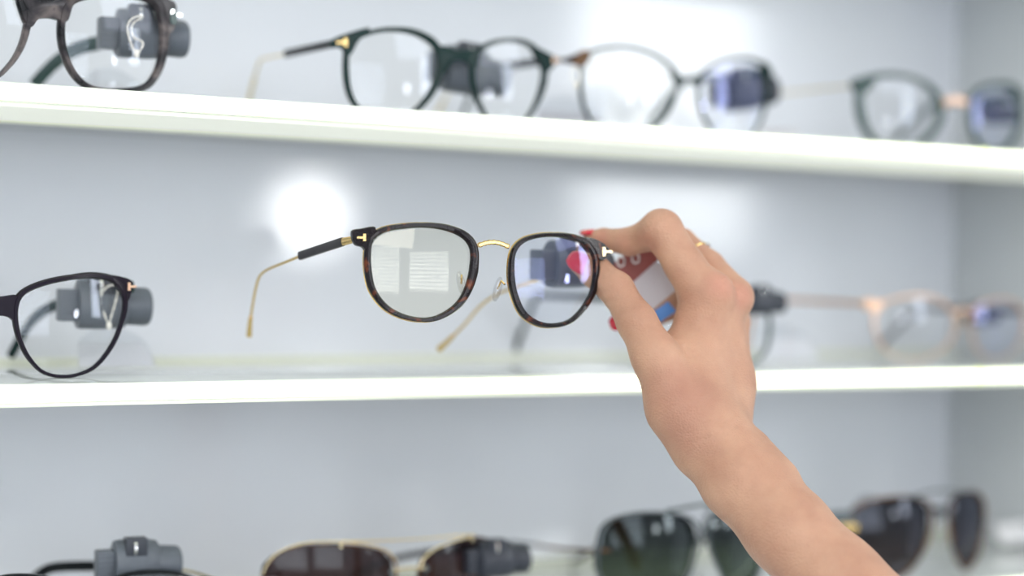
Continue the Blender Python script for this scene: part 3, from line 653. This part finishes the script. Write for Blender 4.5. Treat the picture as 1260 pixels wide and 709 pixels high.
# ------------------------------------------------------------------ hand and forearm (signed-distance body, meshed)
#HAND
def skin_material():
    m, n, l, b = mat('skin')
    tc = n.new('ShaderNodeTexCoord')
    t = n.new('ShaderNodeTexNoise'); t.inputs['Scale'].default_value = 45; t.inputs['Detail'].default_value = 4
    l.new(tc.outputs['Object'], t.inputs['Vector'])
    r = n.new('ShaderNodeValToRGB'); r.color_ramp.elements[0].position = .3; r.color_ramp.elements[0].color = (.49, .258, .168, 1)
    r.color_ramp.elements[1].position = .72; r.color_ramp.elements[1].color = (.62, .358, .235, 1)
    l.new(t.outputs['Fac'], r.inputs[0])
    cur = r.outputs[0]
    for (px, py, z, rad, amt, col) in REDS_AND_SHADE:                        # flushed skin over joints, and shade painted beside the wrist
        vm = n.new('ShaderNodeVectorMath'); vm.operation = 'DISTANCE'; l.new(tc.outputs['Object'], vm.inputs[0]); vm.inputs[1].default_value = P(px, py, z)
        mr = n.new('ShaderNodeMapRange'); mr.interpolation_type = 'SMOOTHSTEP'; mr.inputs['From Min'].default_value = rad; mr.inputs['From Max'].default_value = rad * .15
        mr.inputs['To Min'].default_value = 0; mr.inputs['To Max'].default_value = amt; l.new(vm.outputs['Value'], mr.inputs['Value'])
        mx = n.new('ShaderNodeMix'); mx.data_type = 'RGBA'; l.new(mr.outputs[0], mx.inputs[0]); l.new(cur, mx.inputs[6]); mx.inputs[7].default_value = (*col, 1); cur = mx.outputs[2]
    l.new(cur, b.inputs['Base Color'])
    v = n.new('ShaderNodeTexVoronoi'); v.inputs['Scale'].default_value = 900; l.new(tc.outputs['Object'], v.inputs['Vector'])
    mp = n.new('ShaderNodeMapping'); mp.inputs['Rotation'].default_value = (0, math.radians(12), -YAW); mp.inputs['Scale'].default_value = (.25, 1, 1.6); l.new(tc.outputs['Object'], mp.inputs['Vector'])
    t2 = n.new('ShaderNodeTexNoise'); t2.inputs['Scale'].default_value = 500; t2.inputs['Detail'].default_value = 3; l.new(mp.outputs[0], t2.inputs['Vector'])
    ad = n.new('ShaderNodeMath'); ad.operation = 'ADD'; l.new(v.outputs['Distance'], ad.inputs[0]); l.new(t2.outputs['Fac'], ad.inputs[1])
    bp = n.new('ShaderNodeBump'); bp.inputs['Strength'].default_value = .45; bp.inputs['Distance'].default_value = .0006
    l.new(ad.outputs[0], bp.inputs['Height']); l.new(bp.outputs[0], b.inputs['Normal'])
    b.inputs['Roughness'].default_value = .5; b.inputs['Specular IOR Level'].default_value = .35
    b.inputs['Subsurface Weight'].default_value = .12; b.inputs['Subsurface Radius'].default_value = (1, .35, .2); b.inputs['Subsurface Scale'].default_value = .004
    return m
RC = (.62, .23, .18)
REDS_AND_SHADE = [(885, 352, .952, .012, .38, RC), (912, 362, .962, .012, .32, RC), (812, 280, .965, .010, .35, RC), (757, 356, .955, .010, .30, RC),
        (735, 292, .985, .010, .4, RC), (720, 330, .96, .008, .35, RC), (800, 300, .965, .012, .25, RC), (826, 392, .945, .010, .3, RC), (770, 300, .98, .012, .3, RC), (836, 488, .925, .026, .42, (.42, .18, .13)), (838, 535, .92, .018, .35, (.40, .18, .13)), (880, 420, .945, .022, .16, (.45, .22, .15))]  # dark red entries by the wrist paint shadow into the skin colour
K = 1 / FPX
def C(x0, y0, z0, r0_, x1, y1, z1, r1_): return (np.array(P(x0, y0, z0)), np.array(P(x1, y1, z1)), r0_ * z0 * K, r1_ * z1 * K)
palm = [C(885, 380, .968, 27, 893, 470, .965, 32), C(893, 470, .965, 32, 886, 540, .945, 38),            # third metacarpal side
        C(868, 372, .960, 27, 862, 450, .955, 31), C(862, 450, .955, 31, 872, 540, .940, 38),            # index metacarpal side
        C(896, 400, .985, 26, 890, 520, .965, 34), C(892, 425, 1.002, 24, 885, 520, .975, 32),
        C(806, 440, .935, 25, 836, 500, .935, 39), C(836, 500, .935, 39, 868, 547, .935, 43), C(848, 440, .950, 30, 872, 530, .938, 40),             # thumb base
        C(832, 420, .955, 13, 850, 480, .950, 30), C(848, 395, .958, 16, 868, 440, .958, 28),             # web
        C(882, 545, .935, 42, 910, 591, .925, 46), C(910, 591, .925, 46, 969, 652, .912, 51), C(969, 652, .912, 51, 1030, 715, .900, 54), C(1030, 715, .9, 54, 1150, 830, .87, 66), C(1150, 830, .87, 66, 1420, 1080, .82, 92),
        C(922, 560, .935, 30, 946, 596, .925, 38)]
fingers = {
 'thumb': [C(806, 437, .935, 26, 784, 397, .943, 23.5), C(784, 397, .943, 23.5, 758, 356, .955, 20.5), C(758, 356, .955, 20.5, 733, 335, .964, 18.5), C(733, 335, .964, 18.5, 714, 323, .970, 14.5)],
 'index': [C(868, 366, .960, 27, 842, 326, .963, 24.5), C(842, 326, .963, 24.5, 816, 285, .968, 23), C(814, 284, .969, 22, 775, 297.5, .982, 17), C(775, 297.5, .982, 17, 742, 295, .994, 13.5), C(742, 295, .994, 13.5, 727, 293, .999, 9.5)],
 'middle': [C(899, 366, .975, 27, 870, 330, .985, 22), C(870, 330, .985, 22, 838, 299, .996, 18), C(838, 299, .996, 18, 808, 290, 1.016, 16), C(808, 284, 1.016, 16, 785, 300, 1.028, 13)],
 'ring': [C(898, 395, .995, 25, 868, 375, 1.018, 20), C(868, 375, 1.018, 20, 838, 372, 1.034, 18), C(838, 372, 1.034, 18, 800, 388, 1.030, 16), C(800, 388, 1.03, 16, 772, 392, 1.016, 13), C(772, 392, 1.016, 13, 763, 394, 1.012, 10)],
 'little': [C(894, 430, 1.005, 23, 865, 425, 1.028, 18), C(865, 425, 1.028, 18, 838, 428, 1.036, 15), C(838, 428, 1.036, 15, 812, 436, 1.022, 13)],
}
def cone(p, s):
    a, b, ra, rb = s; ba = b - a; h = np.clip(((p - a) @ ba) / (ba @ ba), 0, 1)
    return np.linalg.norm(p - a - h[:, None] * ba, axis=1) - (ra + (rb - ra) * h)
def smin(a, b, k):
    h = np.maximum(k - np.abs(a - b), 0) / k; return np.minimum(a, b) - h * h * h * k / 6
def sdf(p):
    p = p.astype(np.float64)
    d = cone(p, palm[0])
    for s in palm[1:]: d = smin(d, cone(p, s), .012)
    for (x, y, z, r) in KNUCK: d = smin(d, np.linalg.norm(p - np.array(P(x, y, z)), axis=1) - r * z * K, .009)
    out = d
    for nm, ch in fingers.items():
        f = cone(p, ch[0])
        for s in ch[1:]: f = smin(f, cone(p, s), .0035 if nm != 'thumb' else .006)
        out = np.minimum(out, smin(d, f, .013 if nm in ('thumb', 'index') else .009))
    for (x, y, z, r, dep) in DENT:                                    # creases at the joints
        q = np.linalg.norm(p - np.array(P(x, y, z)), axis=1)
        out = out + dep * np.exp(-(q / r) ** 2)
    for (x0, y0, z0, x1, y1, z1, r, dep) in GROOVE:
        a = np.array(P(x0, y0, z0)); ba = np.array(P(x1, y1, z1)) - a; h = np.clip(((p - a) @ ba) / (ba @ ba), 0, 1)
        w_ = p - a - h[:, None] * ba; f_ = w_ @ np.array(FW); w_ = w_ - f_[:, None] * np.array(FW)
        q = np.linalg.norm(w_, axis=1) + np.maximum(np.abs(f_) - .012, 0); out = out + dep * np.exp(-(q / r) ** 2) * (.35 + .65 * np.sin(np.pi * np.clip(h, .02, .98)))
    return out
GROOVE = [(744, 372, .949, 768, 368, .948, .0018, .0010), (750, 382, .945, 776, 374, .946, .0018, .0009), (758, 392, .940, 782, 380, .944, .0017, .0007),
          (742, 362, .951, 764, 352, .948, .0016, .0006), (797, 305, .960, 806, 290, .957, .0022, .0007),
          (846, 536, .918, 880, 522, .918, .0018, .0006), (880, 522, .918, 918, 504, .925, .0018, .0006), (850, 545, .918, 886, 534, .918, .0018, .0007), (886, 534, .918, 922, 514, .925, .0018, .0006), (856, 554, .916, 926, 526, .922, .0016, .0005), (866, 562, .915, 926, 540, .922, .0016, .0004), (820, 470, .922, 860, 478, .922, .003, .0004),
          (826, 392, .945, 838, 372, .948, .0022, .0010), (822, 404, .942, 842, 384, .946, .0022, .0006), (884, 372, .948, 880, 460, .950, .004, -.0006)]
KNUCK = [(882, 356, .957, 18), (905, 366, .972, 18), (812, 281, .966, 19)]
DENT = [(800, 304, .962, .0035, .0009), (742, 392, .945, .003, .0004)]
allp = palm + sum(fingers.values(), [])
lo = np.min([np.minimum(a - ra, b - rb) for a, b, ra, rb in allp], axis=0) - .006
hi = np.max([np.maximum(a + ra, b + rb) for a, b, ra, rb in allp], axis=0) + .006
def mesh_sdf(lo, hi, h):
    cs = 4; n = (np.ceil((hi - lo) / (h * cs)).astype(int) + 1)
    gx = [lo[i] + (np.arange(n[i]) + .5) * h * cs - h * .5 for i in range(3)]
    A = np.stack(np.meshgrid(*gx, indexing='ij'), -1).reshape(-1, 3)
    dc = np.concatenate([sdf(A[i:i + 200000]) for i in range(0, len(A), 200000)])
    full = np.repeat(np.repeat(np.repeat(dc.reshape(n), cs, 0), cs, 1), cs, 2).astype(np.float32)
    act = np.where(np.abs(dc) < h * cs * 1.6 + .003)[0]
    bi = np.stack(np.unravel_index(act, n), 1)
    off = np.stack(np.meshgrid(*[np.arange(cs)] * 3, indexing='ij'), -1).reshape(-1, 3)
    for s in range(0, len(bi), 4000):
        ii = (bi[s:s + 4000, None, :] * cs + off[None]).reshape(-1, 3)
        full[ii[:, 0], ii[:, 1], ii[:, 2]] = sdf(lo + ii * h)
    V = full; neg = V < 0
    S = [slice(None, -1), slice(1, None)]
    cnt = np.zeros(tuple(np.array(V.shape) - 1), np.int8)
    for i in range(2):
        for j in range(2):
            for k in range(2): cnt += neg[S[i], S[j], S[k]]
    cell = np.argwhere((cnt > 0) & (cnt < 8)); idx = -np.ones(cnt.shape, np.int64); idx[tuple(cell.T)] = np.arange(len(cell))
    acc = np.zeros((len(cell), 3)); num = np.zeros(len(cell))
    corners = np.array([[i, j, k] for i in range(2) for j in range(2) for k in range(2)])
    vals = [V[tuple((cell + c).T)] for c in corners]
    for a in range(8):
        for b in range(a + 1, 8):
            if np.abs(corners[a] - corners[b]).sum() != 1: continue
            va, vb = vals[a], vals[b]; m = (va < 0) != (vb < 0); t = np.where(m, va / np.where(m, va - vb, 1), 0)
            pt = corners[a] + t[:, None] * (corners[b] - corners[a]); acc[m] += pt[m]; num[m] += 1
    verts = lo + (cell + acc / num[:, None]) * h
    faces = []
    for ax in range(3):
        sl0 = [slice(1, -1)] * 3; sl1 = [slice(1, -1)] * 3; sl0[ax] = slice(0, -1); sl1[ax] = slice(1, None)
        a = neg[tuple(sl0)]; b = neg[tuple(sl1)]; e = np.argwhere(a != b)
        if not len(e): continue
        base = e.copy(); 
        for q in range(3):
            if q != ax: base[:, q] += 1
        flip = a[tuple(e.T)]
        u, v = [(1, 2), (2, 0), (0, 1)][ax]
        def at(du, dv):
            c = base.copy(); c[:, u] -= du; c[:, v] -= dv; return idx[tuple(c.T)]
        q = np.stack([at(1, 1), at(0, 1), at(0, 0), at(1, 0)], 1); q[~flip] = q[~flip][:, ::-1]
        q = q[(q >= 0).all(1)]; faces.append(q)
    return verts, np.concatenate(faces)
hi[0] = min(hi[0], 1.05)
verts, faces = mesh_sdf(lo, hi, .00085)
person = empty('person', P(905, 592, .925), 'bare arm reaching in from the right, red nails, holding the tortoiseshell glasses', 'person')
me = bpy.data.meshes.new('arm'); me.vertices.add(len(verts)); me.vertices.foreach_set('co', verts.astype(np.float32).ravel())
me.loops.add(faces.size); me.loops.foreach_set('vertex_index', faces.astype(np.int32).ravel())
me.polygons.add(len(faces)); me.polygons.foreach_set('loop_start', np.arange(0, faces.size, 4, dtype=np.int32)); me.polygons.foreach_set('loop_total', np.full(len(faces), 4, np.int32))
me.update(calc_edges=True); me.validate()
me.polygons.foreach_set('use_smooth', [True] * len(me.polygons)); me.materials.append(skin_material())
arm = bpy.data.objects.new('arm', me); COL.objects.link(arm); arm.parent = person; arm.matrix_parent_inverse = person.matrix_world.inverted()

def nail(base, tip, nrm, w_, name='fingernail', lift=.0):
    """curved nail plate from cuticle to free edge"""
    a = Vector(base); b = Vector(tip); L = (b - a); t = L.normalized(); nn = Vector(nrm); nn = (nn - t * nn.dot(t)).normalized(); s = t.cross(nn)
    NU, NV = 9, 9; vs = []; fs = []
    for layer in (0, 1):
        for i in range(NU):
            u = i / (NU - 1)
            wid = w_ * math.sqrt(1 - (max(0, .35 - u) / .35) ** 2 * .78 - (max(0, u - .6) / .4) ** 2 * .7)
            for j in range(NV):
                v = 2 * j / (NV - 1) - 1
                vs.append(a + L * u + s * (v * wid) + nn * (-.0017 * v * v * (wid / w_) + .0006 * math.sin(math.pi * u) - layer * .0006))
    for i in range(NU - 1):
        for j in range(NV - 1):
            q = i * NV + j; fs.append((q, q + 1, q + NV + 1, q + NV)); q += NU * NV; fs.append((q, q + NV, q + NV + 1, q + 1))
    o = NU * NV; rim = [i * NV for i in range(NU)] + [(NU - 1) * NV + j for j in range(1, NV)] + [i * NV + NV - 1 for i in range(NU - 2, -1, -1)] + [j for j in range(NV - 2, 0, -1)]
    for i in range(len(rim)): p_, q_ = rim[i], rim[(i + 1) % len(rim)]; fs.append((p_, q_, q_ + o, p_ + o))
    return link(name, vs, fs, MT['nail'], person)
nail(P(727, 331, .9575), P(700, 314, .9625), -FW + CY * .2, .0054)
nail(P(738, 283.5, .994), P(715, 283.5, 1.000), CY + CX * -.1 - FW * .25, .0038)
nail(P(768, 394, 1.004), P(750, 400, 1.006), -FW * .9 + CX * -.3, .0042)
# ring on the middle finger
rp = [P(870, 330, .985), P(838, 299, .996)]
ax = (rp[1] - rp[0]).normalized(); rc = P(855, 315.5, .9905); s1 = ax.cross(FW).normalized(); s2 = ax.cross(s1).normalized(); rr = 20.6 * .99 * K
g = G(); sweep(g, [rc + s1 * rr * math.cos(a) + s2 * rr * math.sin(a) for a in np.linspace(0, 2 * math.pi, 40, endpoint=False)], (.0007, .0006), ax, 8, closed=True)
rg = g.out('ring', MT['gold'], person)
top = s1 * (1 if s1.z > 0 else -1)
G().add(*uv_sphere(.0017, rc + (top * .93 - FW * .36).normalized() * (rr + .0006), 1, 1, .8, seg=10, rings=6)).out('stone', MT['silver'], rg)
